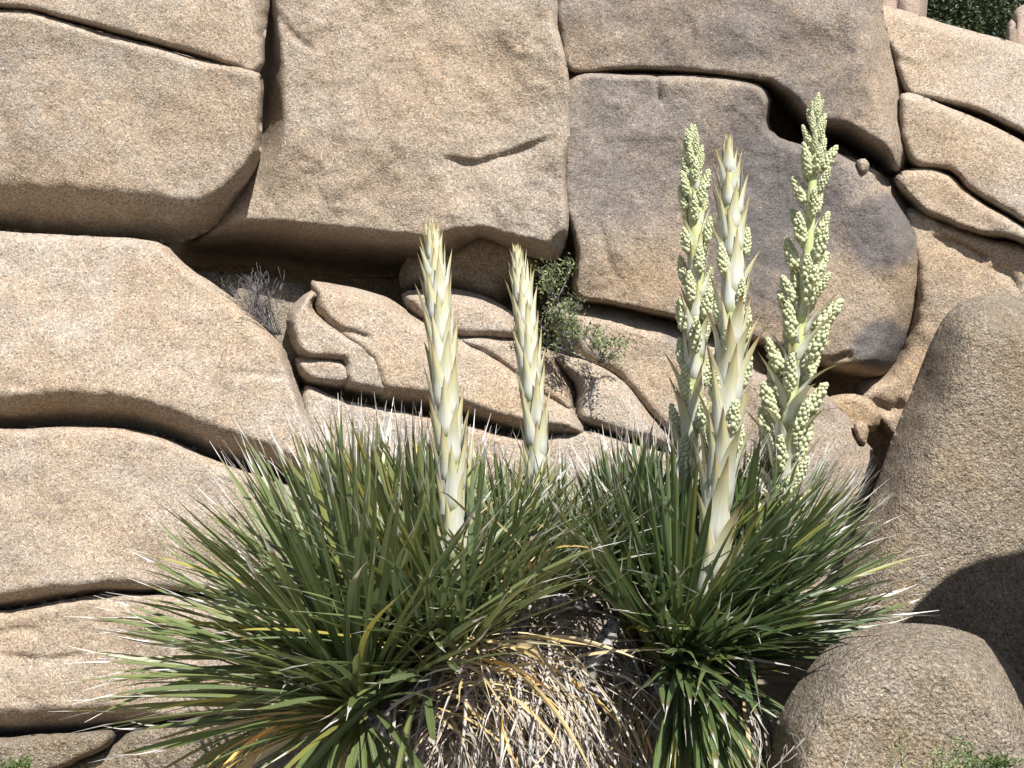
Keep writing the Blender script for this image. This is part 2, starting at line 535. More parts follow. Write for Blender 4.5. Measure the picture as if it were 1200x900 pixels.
rock('huge rounded granite block with a short curved crease, overhanging the dark crevice',
     [(318, -150, 30, .3), (480, -190), (640, -150), (655, -40, 20, .25), (654, 30, 12, .1), (666, 85, 8, .05), (668, 150, 8, .05), (663, 200, 8, .06), (667, 262, 10, .12), (655, 300, 26, .3), (620, 297, 26, .4), (590, 283, 24, .42), (560, 272, 22, .42), (541, 286, 26, .5), (520, 308, 42, .9), (470, 318, 56, 1.3), (400, 318, 62, 1.4), (300, 308, 58, 1.4), (200, 298, 46, 1.2), (230, 230, 60, .5), (285, 170, 46, .70), (301, 90, 34, .66), (311, 0, 22, .4)],
     5.78, (-.03, .0), step=3.0, thick=1.1, amp=1.15, power=1.4,
     folds=[([(518, 184), (548, 190), (575, 187), (610, 175), (652, 158)], 12, .030, 'l', True), ([(318, 10), (345, 40), (370, 62)], 5, .018, 'c', True)],
     stains=[(615, 255, 55, 22, .50), (535, 220, 24, 16, .40), (600, 230, 60, 18, .35)], ochre=[(520, 90, 150, 90, .35), (420, 220, 160, 60, .35), (350, 200, 60, 60, .2)])
rock('brown rock wedged in shade under the lip of the huge overhanging block',
     [(478, 300), (520, 285), (560, 262), (620, 280), (640, 310), (596, 338), (588, 350), (560, 348), (520, 335), (470, 335)],
     6.25, (.0, .05), 26, .2, ochre=[(560, 320, 80, 40, .5)], thick=.5, folds=[([(500, 300), (560, 322), (600, 335)], 5, .03, 'c', True)])
# ---- the wall, upper right
rock('mottled grey-brown granite block above the long level crack, bulging to a rounded nose',
     [(655, -150), (800, -190), (1000, -150), (1040, -60, 40, .3), (1034, 10, 40, .3), (1046, 60, 46, .35), (1060, 110, 46, .35), (1071, 160, 40, .4), (1068, 190, 30, .4), (1050, 206, 24, .5), (1022, 190, 30, .8), (985, 168, 30, .95), (940, 156, 30, .95), (905, 116, 26, .8), (890, 97, 18, .4), (840, 88, 14, .32), (740, 80, 12, .28), (666, 81, 8, .12), (654, 40, 10, .1), (648, 0, 12, .12)],
     5.94, (-.02, .0), 40, .35, mat=M_STAIN, amp=1.15, power=1.6,
     stains=[(960, 110, 70, 60, .50), (720, 20, 120, 50, .40), (850, 40, 150, 60, .45), (760, 60, 140, 22, .35), (1000, 60, 40, 70, .35)], ochre=[(700, 60, 60, 40, .3), (1000, 110, 60, 60, .3)],
     folds=[([(798, 84), (812, 50), (806, 20)], 4, .015, 'c', True)])
rock('broad granite slab with grey varnish patches behind the flower stalks',
     [(668, 92, 12, .2), (740, 86, 12, .2), (800, 88, 12, .25), (850, 92, 14, .25), (892, 100, 14, .28), (905, 118, 14, .3), (900, 140, 14, .3), (912, 160, 18, .3), (950, 172, 18, .3), (990, 182, 20, .3), (1040, 210, 30, .3), (1076, 255, 40, .35), (1092, 300, 50, .4), (1084, 360, 50, .45), (1062, 410, 40, .45), (1040, 436, 34, .45), (1010, 440, 26, .4), (975, 432, 20, .4), (930, 412, 18, .45), (880, 398, 18, .45), (790, 373, 16, .5), (720, 357, 14, .5), (672, 347, 14, .5), (674, 292, 9, .14), (662, 240, 8, .08), (662, 170, 8, .06)],
     5.93, (.0, .0), 24, .3, mat=M_STAIN, step=3.0, thick=1.0, amp=1.05,
     stains=[(890, 240, 80, 150, .66), (1035, 272, 52, 48, .82), (1035, 405, 36, 28, .95), (740, 180, 100, 110, .47), (940, 230, 70, 90, .62), (860, 140, 50, 30, .45), (700, 120, 40, 50, .45), (985, 230, 60, 40, .4)],
     ochre=[(1060, 330, 50, 120, .6), (760, 330, 130, 45, .55), (930, 360, 120, 60, .45), (1000, 440, 60, 30, .7)],
     folds=[([(768, 88), (772, 118)], 3.0, .02, 'c', False), ([(940, 418), (975, 420), (1000, 412)], 8, .05, 'l', True), ([(700, 250), (712, 300), (722, 330)], 4, .012, 'c', True)])
rock('low rounded granite boulder on the skyline with dark scrub behind it',
     [(1012, 6, 20, .3), (1060, 12, 20, .3), (1104, 27, 20, .3), (1150, 40, 20, .3), (1200, 53, 22, .3), (1290, 90, 30, .3), (1330, 180, 40, .3), (1290, 205, 24, .4), (1200, 160, 20, .45), (1150, 134, 18, .4), (1100, 120, 18, .38), (1058, 106, 14, .3), (1040, 70, 24, .25), (1026, 40, 24, .25)],
     6.24, (.05, -.10), 30, .35, ochre=[(1080, 60, 80, 50, .3)], stains=[(1160, 55, 30, 30, .38)], folds=[([(1035, 55), (1056, 72), (1080, 80)], 5, .02, 'c', True)])
rock('granite slab sloping down between two dark joints, beneath the low rounded boulder',
     [(1056, 110, 18, .2), (1100, 121, 14, .2), (1160, 146, 14, .2), (1205, 170, 16, .2), (1300, 222, 20, .2), (1300, 320, 20, .3), (1205, 266, 20, .35), (1160, 238, 18, .35), (1128, 218, 16, .35), (1112, 198, 14, .35), (1070, 194, 20, .35), (1050, 160, 20, .3)],
     6.08, (.03, -.05), ochre=[(1120, 170, 100, 40, .4)])
rock('short granite wedge, shadowed hollow in its underside, beside the varnished slab',
     [(1046, 208, 16, .2), (1074, 196, 16, .2), (1108, 201, 14, .2), (1140, 228, 14, .2), (1205, 268, 14, .2), (1300, 320, 16, .2), (1300, 350, 16, .3), (1205, 286, 14, .32), (1150, 274, 14, .32), (1110, 262, 22, .36), (1080, 252, 24, .36), (1062, 232, 20, .3)],
     6.04, (.03, -.03), 16, .25, ochre=[(1100, 220, 80, 30, .45)])
rock('ochre granite mass under the short wedge, running down behind the leaning boulder',
     [(1060, 246, 20, .2), (1110, 262, 14, .2), (1160, 280, 14, .2), (1210, 292, 14, .2), (1320, 350, 20, .2), (1320, 560), (1180, 560), (1060, 520, 20, .3), (1020, 490, 20, .4), (1000, 460, 20, .4), (1040, 420), (1060, 340)],
     6.12, (.02, .0), ochre=[(1080, 440, 60, 90, .9), (1130, 310, 120, 50, .55)], amp=1.3,
     folds=[([(1160, 312), (1185, 325), (1192, 345)], 5, .03, 'c', True), ([(1090, 275), (1130, 288), (1160, 305)], 12, .05, 'l', True), ([(1020, 470), (1045, 480), (1060, 470)], 6, .05, 'c', True)])
# ---- left column
rock('big sloping granite boulder under the long shadowed joint, nose pointing to the flower stalks',
     [(-160, 262, 20, .2), (0, 272, 18, .2), (100, 277, 16, .2), (185, 284, 16, .2), (215, 308, 16, .25), (260, 340, 18, .3), (305, 376, 20, .3), (336, 412, 20, .3), (346, 440, 18, .3), (362, 480, 20, .3), (400, 560, 24, .3), (370, 590, 24, .4), (330, 556, 40, .42), (260, 536, 44, .4), (212, 515, 36, .4), (160, 499, 40, .4), (90, 495, 48, .4), (0, 497, 44, .4), (-160, 490, 40, .4)],
     5.42, (.06, -.10), thick=1.0, step=3.5, power=1.6, stains=[(60, 310, 110, 30, .46), (130, 330, 60, 20, .46)], ochre=[(270, 380, 130, 50, .28), (100, 460, 160, 50, .3), (330, 540, 60, 30, .4)],
     folds=[([(265, 437), (300, 440), (345, 441)], 4, .012, 'c', True)])
rock('pale granite boulder under the big sloping one, leaf tips lying across it',
     [(-160, 497, 18, .2), (0, 502, 16, .2), (90, 500, 16, .2), (160, 504, 16, .2), (212, 521, 18, .22), (260, 542, 20, .25), (330, 566, 20, .25), (420, 600, 24, .3), (460, 680), (420, 720), (300, 700, 24, .3), (230, 692, 18, .3), (150, 690, 22, .3), (100, 694, 24, .32), (50, 703, 26, .32), (0, 711, 26, .32), (-160, 720, 26, .32)],
     5.36, (.03, -.06), thick=.9, ochre=[(60, 600, 140, 50, .3), (160, 640, 120, 40, .3)], stains=[(110, 520, 90, 14, .3)],
     folds=[([(90, 692), (130, 684), (165, 684)], 7, .03, 'l', True)])
rock('banded granite boulder with fine level cracks, under the pale one crossed by leaf tips',
     [(-160, 724, 18, .2), (0, 716, 18, .2), (50, 709, 16, .2), (100, 700, 14, .2), (150, 697, 14, .2), (230, 700, 16, .2), (330, 715), (440, 740), (470, 820), (400, 850), (260, 838, 16, .35), (200, 843, 20, .4), (140, 850, 34, .4), (60, 856, 40, .4), (0, 860, 40, .4), (-160, 866, 40, .4)],
     5.30, (.03, -.05), thick=.8, step=3.0, ochre=[(80, 740, 160, 40, .35), (40, 810, 160, 30, .3)], stains=[(220, 700, 60, 12, .5)],
     folds=[([(0, 768), (50, 772), (100, 768)], 10, .02, 'l', True), ([(-20, 742), (20, 738), (50, 735)], 8, .015, 'l', True), ([(110, 702), (180, 706), (260, 705)], 8, .025, 'l', True)])
rock('shaded brown granite boulder at the wall foot under the banded boulder',
     [(-160, 868, 18, .2), (0, 864, 18, .2), (60, 860, 16, .2), (130, 856, 16, .2), (128, 872, 14, .25), (88, 892, 14, .25), (60, 905, 16, .3), (0, 930), (-160, 930)],
     5.22, (.0, -.04), 20, .25, mat=M_COARSE, thick=.7)
rock('flat granite slab at the wall foot beneath the outermost left leaves',
     [(80, 902, 14, .2), (130, 876, 14, .2), (160, 855, 14, .2), (230, 848, 14, .2), (330, 850), (420, 880), (420, 960), (100, 960)],
     5.28, (.0, -.06), 20, .25, mat=M_COARSE, thick=.7)
# ---- ledge rocks in the middle
rock('grey rock on the ledge in front of the dark crevice, dead twigs lying on it',
     [(205, 322), (250, 318), (310, 326), (370, 340), (380, 400), (360, 450), (330, 440), (290, 400), (230, 350)],
     6.05, (.02, -.22), 24, .25, mat=M_COARSE, thick=.8, ochre=[(230, 325, 30, 20, .4)])
rock('pale pitted stone with a curled upper edge on the ledge beside the dead twigs',
     [(335, 376, 12, .2), (345, 356, 14, .2), (366, 340, 10, .2), (372, 346, 8, .1), (367, 362, 8, .12), (400, 388, 8, .08), (440, 404, 10, .08), (500, 424, 12, .1), (520, 460, 14, .2), (480, 470, 20, .3), (430, 462, 18, .3), (400, 450, 16, .2), (400, 420, 10, .06), (360, 416, 8, .1), (342, 402, 12, .22)],
     5.665, (.06, -.10), 14, .2, step=2.5, soft=1.05, thick=.7, amp=.6, wob=1.0)
rock('small blocky stone tucked under the pale pitted stone on the ledge',
     [(346, 420, 8, .12), (372, 418, 8, .1), (400, 422, 8, .08), (416, 440, 10, .1), (405, 452, 14, .22), (370, 450, 14, .22), (350, 440, 12, .2)],
     5.66, (.02, -.06), 12, .15, step=2.5, soft=1.05, thick=.5, amp=.6, wob=1.0)
rock('long tan rock sloping down the ledge behind the slimmer of two closed stalks',
     [(364, 332, 10, .2), (372, 330, 8, .15), (400, 334, 10, .18), (450, 346, 12, .18), (490, 372, 14, .16), (540, 395, 14, .12), (590, 420, 14, .14), (640, 455, 16, .14), (675, 480, 14, .16), (690, 510, 16, .25), (640, 510, 16, .3), (580, 498, 16, .3), (530, 482, 18, .3), (480, 474, 22, .3), (440, 460, 16, .2), (430, 420, 8, .07), (405, 393, 8, .06), (372, 366, 8, .1)],
     5.68, (.035, -.13), 16, .2, step=2.5, soft=1.5, thick=.8, wob=1.2, ochre=[(450, 430, 80, 40, .45), (600, 470, 70, 30, .5)],
     folds=[([(372, 364), (400, 384), (438, 400)], 4, .03, 'c', True)])
rock('rounded rock on the ledge between the two closed flower stalks',
     [(470, 345, 12, .2), (510, 338, 12, .18), (545, 340, 14, .18), (580, 352, 14, .18), (606, 372, 14, .2), (612, 396, 10, .15), (570, 392, 8, .1), (535, 390, 8, .1), (490, 370, 10, .15)],
     5.84, (.02, -.15), 14, .2, step=2.5, soft=1.5, thick=.6, wob=1.0)
rock('narrow tan rock below the green leafed shrub, one crack crossing its lower end',
     [(535, 394, 8, .1), (570, 395, 8, .08), (612, 400, 8, .08), (640, 408, 12, .1), (660, 430, 14, .15), (674, 462, 12, .18), (672, 484, 10, .16), (640, 466, 10, .12), (605, 442, 8, .1), (580, 420, 8, .08), (552, 404, 8, .08)],
     5.78, (.02, -.12), 12, .15, step=2.5, soft=1.5, thick=.6, wob=1.0, ochre=[(650, 450, 40, 40, .5)])
rock('grey wedge of granite on the ledge directly under the green leafed shrub',
     [(640, 410, 14, .2), (668, 418, 12, .14), (705, 428, 14, .14), (735, 450, 14, .16), (760, 480, 12, .18), (790, 520, 14, .25), (740, 515, 12, .25), (700, 500, 10, .2), (672, 488, 10, .16), (676, 462, 10, .14), (664, 436, 10, .14)],
     5.74, (.02, -.12), 14, .2, step=2.5, soft=1.5, thick=.6, wob=1.0)
rock('tan granite block beneath the varnished slab, beside the green leafed shrub',
     [(640, 362, 20, .2), (672, 354, 18, .2), (730, 362, 18, .2), (800, 382, 18, .2), (880, 404, 20, .2), (900, 470), (880, 540), (800, 540, 20, .3), (770, 506, 16, .25), (745, 476, 14, .22), (715, 446, 16, .2), (670, 420, 20, .2)],
     5.92, (.02, -.12), 20, .25, soft=1.5, step=3, stains=[(790, 400, 26, 26, .7), (745, 384, 14, 8, .5)], ochre=[(760, 450, 50, 40, .45)])
rock('broad low slab below the ledge, half hidden by upright leaf tips',
     [(352, 462, 12, .2), (400, 468, 12, .18), (470, 482, 12, .18), (540, 496, 12, .18), (620, 515, 12, .18), (690, 505, 14, .18), (760, 525, 14, .2), (860, 560), (900, 680), (700, 760), (450, 740), (380, 620)],
     5.58, (.02, -.10), 20, .25, thick=.8)
rock('smooth grey slope of granite behind the tallest branching flower stalk',
     [(860, 440), (900, 440), (950, 452, 14, .25), (985, 478, 14, .28), (1010, 510, 16, .3), (1032, 545, 18, .35), (1020, 600), (980, 700), (860, 720), (820, 600)],
     5.45, (.03, -.12), 22, .3, mat=M_STAIN, stains=[(930, 480, 30, 40, .4)], thick=.8)
rock('ochre stone jammed at the bottom of the cleft behind the branching stalk',
     [(966, 468), (1000, 462), (1022, 470), (1034, 486), (1024, 500), (996, 500), (970, 488)],
     5.95, (0, 0), 14, .15, ochre=[(1000, 480, 60, 40, .9)], thick=.4, step=2.5)
rock('tiny rounded stone perched on the rim of the cleft by the leaning boulder',
     [(1000, 496), (1012, 494), (1018, 504), (1014, 516), (1004, 514)],
     5.55, (0, 0), 8, .06, ochre=[(1008, 505, 30, 30, .6)], thick=.1, step=2.0, wob=.4, cat='stone', group=None)
rock('tiny pale pebble lodged in the joint under the bulging nose of granite',
     [(1004, 188), (1014, 186), (1019, 193), (1014, 199), (1006, 197)],
     5.92, (0, 0), 7, .05, thick=.08, step=2.0, wob=.3, cat='stone', group=None)
# ---- right hand boulders
rock('tall leaning coarse-grained boulder standing clear of the wall',
     [(1320, 420, 60, .4), (1260, 372, 60, .4), (1205, 352, 60, .42), (1152, 345, 50, .42), (1114, 364, 44, .42), (1088, 408, 60, .42), (1070, 455, 70, .42), (1048, 505, 70, .42), (1030, 560, 70, .42), (1000, 630, 70, .4), (970, 720, 60, .4), (960, 830, 40, .4), (1100, 880), (1320, 880)],
     4.75, (.06, -.06), 60, .4, mat=M_COARSE, thick=1.1, amp=.8, group='loose boulders standing before the wall', ochre=[(1150, 520, 100, 120, .25)])
rock('low rounded coarse-grained boulder in front of the leaning one, weeds at its foot',
     [(904, 1010, 40, .3), (904, 900, 50, .34), (910, 850, 55, .34), (930, 808, 60, .34), (965, 764, 60, .34), (1002, 740, 60, .36), (1060, 730, 60, .36), (1120, 736, 60, .36), (1164, 758, 60, .36), (1205, 808, 60, .36), (1235, 880, 50, .36), (1240, 1010, 40, .3)],
     3.28, (.01, -.08), 60, .34, mat=M_COARSE, thick=.6, step=3.0, amp=.75, stains=[(945, 860, 60, 90, .46), (1000, 790, 50, 40, .38), (1050, 850, 70, 50, .33)], group='loose boulders standing before the wall', power=2.0)
rock('added dark backing of rock behind the pile, keeping the crevices dark',
     [(-200, -160), (400, -180), (950, -160), (1000, 60), (1120, 130), (1330, 240), (1330, 800), (700, 860), (-200, 860)],
     7.25, (0, 0), 40, .3, step=12, thick=1.5, amp=2.0, mat=M_STAIN)  # backing added to close the gaps, so the crevices stay dark

# shade-giver beyond the frame: its shadow falls on the leaning boulder's lower right flank
def blob(label, loc, size, mat, seed):
    n, m = 26, 16
    V, Fc = [], []
    for j in range(m + 1):
        th = math.pi * j / m
        for i in range(n):
            f = 2 * math.pi * i / n
            V.append((math.sin(th) * math.cos(f), math.sin(th) * math.sin(f), math.cos(th)))
    V = np.array(V)
    s = 1 + 0.16 * vnoise(V * 1.4 + seed) + 0.06 * vnoise(V * 4 + seed)
    V = np.sign(V) * np.abs(V) ** 0.95 * s[:, None] * np.array(size)
    for j in range(m):
        for i in range(n):
            Fc.append((j * n + i, (j + 1) * n + i, (j + 1) * n + (i + 1) % n, j * n + (i + 1) % n))
    z = np.zeros(len(V))
    o = link('boulder', mesh('boulder', V, Fc, mat, attrs={'stain': z, 'ochre': z}))
    o.location = loc
    return tag(o, label, 'boulder', None)
blob('rough granite boulder beside the leaning one, throwing shade on its flank', (2.66, 3.40, 1.2), (.92, .6, 1.85), M_COARSE, 4.2)

# ------------------------------------------------------------------ ground and the hillside beyond the wall
def sheet(name, xs, ys, zf, mat, kind='structure'):
    nx, ny = len(xs), len(ys)
    gx, gy = np.meshgrid(xs, ys)
    pts = np.stack([gx.ravel(), gy.ravel(), np.zeros(nx * ny)], 1)
    pts[:, 2] = zf(pts[:, 0], pts[:, 1])
    idx = np.arange(nx * ny).reshape(ny, nx)
    fc = np.stack([idx[:-1, :-1], idx[:-1, 1:], idx[1:, 1:], idx[1:, :-1]], -1).reshape(-1, 4)
    return tag(link(name, mesh(name, pts, fc.tolist(), mat)), kind=kind)

def ground_z(x, y):
    p = np.stack([np.asarray(x, float), np.asarray(y, float), np.zeros(np.shape(x))], 1)
    z = np.clip((3.4 - p[:, 1]) / 3.4, 0, 1.4) * 0.45
    return z + 0.05 * vnoise(p / 0.9) + 0.02 * vnoise(p / 0.3)
xs = np.concatenate([np.linspace(-80, -5, 20), np.linspace(-4.6, 4.6, 90), np.linspace(5, 80, 20)])
ys = np.concatenate([np.linspace(-40, -2, 12), np.linspace(-1.6, 8, 90), np.linspace(9, 120, 20)])
sheet('ground', xs, ys, ground_z, M_SAND)
def hill_z(x, y):
    p = np.stack([x, y, x * 0], 1)
    return np.maximum(-0.5, (y - 9.5) * 0.62) * np.clip((60 - np.abs(x - 8)) / 45, 0, 1) + 0.5 * vnoise(p / 3.0) + 0.15 * vnoise(p / 0.8)
sheet('hillside', np.linspace(-40, 56, 90), np.linspace(9.2, 52, 60), hill_z, M_SAND)

rock('pale pink granite outcrop rising up the hillside behind the skyline boulder',
     [(960, -160), (1060, -170), (1090, -60), (1088, 0), (1086, 30), (1080, 60), (980, 60), (950, -40)],
     9.6, (0, -.1), 20, .5, mat=M_BACK, step=5, thick=2.0, folds=[([(1048, -60), (1050, 0), (1052, 40)], 5, .12, 'c', False), ([(1028, -40), (1030, 10), (1026, 40)], 4, .08, 'c', False)], group=None)
rock('square-shouldered pale boulder standing in front of the dark scrub on the hillside',
     [(1184, 70), (1185, 30), (1192, 10), (1230, 0), (1300, 10), (1310, 120), (1190, 120)],
     9.2, (0, -.1), 12, .4, mat=M_BACK, step=4, thick=1.2, group=None)
rock('low dark stone leaning against the square-shouldered pale boulder',
     [(1178, 70), (1180, 28), (1190, 26), (1196, 60), (1194, 90), (1180, 90)],
     9.15, (0, 0), 6, .2, mat=M_STAIN, step=3, thick=.4, group=None, cat='stone', wob=.5)

# ------------------------------------------------------------------ small geometry builders
class MB:
    def __init__(self):
        self.v, self.f, self.uv, self.r = [], [], [], []
    def add(self, V, Fc, UV=None, r=0.0):
        b = len(self.v)
        self.v.extend(V)
        self.f.extend([tuple(i + b for i in f) for f in Fc])
        self.uv.extend(UV if UV is not None else [(0.5, 0.5)] * len(V))
        self.r.extend([r] * len(V))
    def tube(self, pts, r0, r1, sides=5, rough=0.0):
        pts = [Vector(p) for p in pts]
        n = len(pts)
        V, Fc, UV = [], [], []
        for i, p in enumerate(pts):
            t = (pts[min(i + 1, n - 1)] - pts[max(i - 1, 0)]).normalized()
            a = t.cross(Vector((0.13, 0.97, 0.2))).normalized()
            b = t.cross(a)
            rr = r0 + (r1 - r0) * i / (n - 1)
            for s in range(sides):
                an = 2 * math.pi * s / sides
                k = rr * (1 + rough * (rnd.random() - .5) * 2)
                V.append(p + a * math.cos(an) * k + b * math.sin(an) * k)
                UV.append((s / sides, i / (n - 1)))
        for i in range(n - 1):
            for s in range(sides):
                Fc.append((i * sides + s, i * sides + (s + 1) % sides, (i + 1) * sides + (s + 1) % sides, (i + 1) * sides + s))
        Fc.append(tuple(range(sides))[::-1])
        Fc.append(tuple((n - 1) * sides + s for s in range(sides)))
        self.add(V, Fc, UV)
    def build(self, name, mat, parent=None, smooth=True, org=None):
        V = np.array([tuple(v) for v in self.v])
        if org is not None:
            V = V - np.array(org)
        return link(name, mesh(name, V, self.f, mat, self.uv, smooth, {'rnd': self.r}), parent)

def strap(th0, droop, L, W, twist=0.0, bend=0.0, segs=11, vee=0.32, curl=0.0, taper=0.5, frayed=0.0, wav=0.0):
    """a strap leaf: starts at the origin, runs outward along +X with elevation th0, arches by droop"""
    V, UV, Fc, axis = [], [], [], []
    p = Vector((0, 0, 0))
    ds = L / segs
    for i in range(segs + 1):
        s = i / segs
        th = th0 - droop * s ** 1.4 + curl * max(0, s - .8) * 5
        ph = bend * s + wav * math.sin(s * 9)
        t = Vector((math.cos(th) * math.cos(ph), math.cos(th) * math.sin(ph), math.sin(th)))
        if i:
            p = p + t * ds
        lat = Vector((0, 0, 1)).cross(t)
        lat = lat.normalized() if lat.length > 1e-4 else Vector((0, 1, 0))
        nor = t.cross(lat).normalized()
        q = Matrix.Rotation(twist * s, 3, t)
        lat, nor = q @ lat, q @ nor
        if s < .25:
            w = 0.75 + s
        elif s < taper:
            w = 1.0
        else:
            w = 1 - ((s - taper) / (1 - taper)) ** 1.1 * .95
        if s > .84:
            w = min(w, .34 - (s - .84) * 2.2)
        w = max(.045, w) * W / 2
        k = vee * (1 - s * .5)
        m_ = p - nor * w * k * .5
        V += [p + lat * w + nor * w * k, m_, m_.copy(), p - lat * w + nor * w * k]
        UV += [(0, s), (.5, s), (.5, s), (1, s)]
        axis.append(p.copy())
        if i:
            b = (i - 1) * 4
            Fc += [(b, b + 1, b + 5, b + 4), (b + 2, b + 3, b + 7, b + 6)]
    return V, Fc, UV, axis

# leaf shapes kept by class so that alike leaves share their mesh
_cache = {}
def leaf_variant(kind, cls, k):
    key = (kind, cls, k)
    if key in _cache:
        return _cache[key]
    r = random.Random(hash((cls, k)) & 0xffff if False else cls * 131 + k * 17 + (0 if kind == 'leaf' else 5000))
    th0 = R(88 - cls * 9.5)
    if kind == 'leaf':
        droop = R(r.uniform(2, 14) + cls * r.uniform(.3, 2.2))
        g = strap(th0, droop, 1.0, r.uniform(.0185, .0275), R(r.uniform(-55, 55)), R(r.gauss(0, 12)), 12, .42, R(r.uniform(-10, 22)), r.uniform(.58, .76))
    else:
        droop = R(r.uniform(25, 85))
        g = strap(th0, droop, 1.0, r.uniform(.012, .030), R(r.uniform(-220, 220)), R(r.uniform(-50, 50)), 11, .30, R(r.uniform(-20, 35)), .4, wav=R(r.uniform(0, 14)))
    me_mat = {'leaf': M_LEAF, 'deep': M_LEAF2}.get(kind, M_STRAW)
    _cache[key] = g
    return g
_mesh_cache = {}
def leaf_mesh(kind, cls, k, mat):
    key = (kind, cls, k, mat.name)
    if key not in _mesh_cache:
        V, Fc, UV, ax = leaf_variant(kind, cls, k)
        _mesh_cache[key] = mesh(mat.name, V, Fc, mat, UV, True, {'rnd': [0.0] * len(V)})
    return _mesh_cache[key]

def inpoly(x, y, poly):
    r = False
    n = len(poly)
    for i in range(n):
        x0, y0 = poly[i]
        x1, y1 = poly[(i + 1) % n]
        if (y0 > y) != (y1 > y) and x < (x1 - x0) * (y - y0) / (y1 - y0) + x0:
            r = not r
    return r

THATCH = [(565, 770), (600, 722), (650, 700), (700, 705), (735, 750), (755, 830), (760, 960), (500, 960), (535, 870)]
SIL_L = [(50, 870), (62, 735), (128, 645), (180, 560), (250, 500), (300, 462), (420, 450), (520, 468), (640, 500), (720, 560), (772, 590), (765, 625), (700, 700), (650, 760), (620, 1600), (300, 1600), (190, 935)]
SIL_R = [(610, 650), (640, 540), (690, 492), (800, 470), (900, 490), (1015, 522), (1075, 605), (1105, 665), (1105, 735), (960, 830), (935, 900), (930, 1600), (690, 1600), (720, 800), (660, 700)]

STALKS = [([(488, 290), (530, 290), (552, 600), (514, 600)], 3.9, .9), ([(596, 300), (636, 300), (648, 520), (612, 520)], 4.45, .8),
          ([(826, 200), (884, 200), (878, 480), (868, 625), (818, 625)], 4.0, .92), ([(795, 200), (835, 200), (835, 500), (790, 500)], 4.4, .8),
          ([(900, 200), (985, 200), (960, 540), (885, 550)], 4.4, .75)]
LOW = [(900, 1010), (900, 900), (908, 848), (928, 804), (962, 760), (1000, 736), (1060, 726), (1120, 732), (1166, 754), (1210, 804), (1240, 1010)]
def blocked(w):
    x, y, z = w
    if x > .6 and 3.2 < y < 3.95 and inpoly(*px_of(w), LOW): return True     # low boulder
    if y > 4.7 and x > 1.25: return True                      # leaning boulder
    if y > 5.12: return True
    return z < 0.05

def grow(plant, org, heads, total, sil, mat, seed, gap_keep):
    r = random.Random(seed)
    wts = [h[2] for h in heads]
    made, tries = 0, 0
    cand = []
    while made < total and tries < total * 90:
        tries += 1
        h = r.choices(heads, wts)[0]
        a = r.random()
        el = h[3] - (h[3] - h[4]) * a ** .85 + r.gauss(0, 5)
        cls = int(max(0, min(11, round((88 - el) / 9.5))))
        k = r.randrange(6)
        az = r.uniform(0, 2 * math.pi)
        if len(h) > 6 and r.random() < .4:
            az = r.gauss(*h[6])
        L = r.uniform(.78, 1.0) * h[5] * (0.90 + .12 * a)
        L *= 1 - .38 * min(1, max(0, -el) / 40)
        ax = leaf_variant('leaf', cls, k)[3]
        base = h[1] + Vector((math.cos(az), math.sin(az), 0)) * (.015 + .10 * a * r.uniform(.4, 1.3)) + Vector((r.gauss(0, .015), r.gauss(0, .015), .05 - .14 * a * r.uniform(.5, 1.3)))
        M = Matrix.Translation(base) @ Matrix.Rotation(az, 4, 'Z') @ Matrix.Diagonal((L, L if L < 1 else L, L, 1))
        ok, hit = True, 0
        for i in range(2, 13):
            w = M @ ax[i]
            u, v = px_of(w)
            if blocked(w):
                ok = False
                break
            if i > 3 and not inpoly(u, v, sil):
                ok = False
                break
            if inpoly(u, v, THATCH) and w[1] < 4.15:
                hit += 1
        if ok:
            for poly, dep, pr in STALKS:
                if r.random() < pr and any((M @ ax[i])[1] < dep and inpoly(*px_of(M @ ax[i]), poly) for i in range(4, 13)):
                    ok = False
                    break
        if not ok or (hit > 1 and r.random() > gap_keep):
            continue
        cand.append((M, cls, k, r.random(), (M @ ax[6])[1]))
        made += 1
    cand.sort(key=lambda c: c[4])            # the front ones show largest
    rest = MB()
    for n, (M, cls, k, q, _) in enumerate(cand):
        if n < 300:
            o = link('leaf', leaf_mesh('leaf', cls, k, mat), plant)
            o.matrix_local = Matrix.Translation(-org) @ M
        else:
            V, Fc, UV, ax = leaf_variant('leaf', cls, k)
            rest.add([M @ v for v in V], Fc, UV, q)
    if rest.v:
        tag(rest.build('inner_leaves', mat, plant, org=org), kind='stuff')

def dry(plant, org, name, mat, n, spots, seed, els, lens, azr=None, limit=300, sil=None):
    """dead straps: spots are (point, spread)"""
    r = random.Random(seed)
    rest = MB()
    cnt = 0
    for i in range(n):
        c, sp = r.choice(spots)
        az = r.uniform(*azr) if azr else r.uniform(0, 2 * math.pi)
        el = r.uniform(*els)
        cls = int(max(0, min(14, round((88 - el) / 9.5))))
        k = r.randrange(8)
        L = r.uniform(*lens)
        M = Matrix.Translation(c + Vector((r.gauss(0, sp), r.gauss(0, sp), r.gauss(0, sp * .5)))) @ Matrix.Rotation(az, 4, 'Z') @ Matrix.Diagonal((L, L * r.uniform(.8, 1.2), L, 1))
        V, Fc, UV, ax = leaf_variant('dry', cls, k)
        tip = M @ ax[-1]
        mid = M @ ax[6]
        if blocked(tip) or blocked(mid):
            continue
        if sil and not inpoly(*px_of(tip), sil):
            continue
        if cnt < limit:
            o = link(name, leaf_mesh('dry', cls, k, mat), plant)
            o.matrix_local = Matrix.Translation(-org) @ M
        else:
            rest.add([M @ v for v in V], Fc, UV, r.random())
        cnt += 1
    if rest.v:
        tag(rest.build('thatch', mat, plant, org=org), kind='stuff')

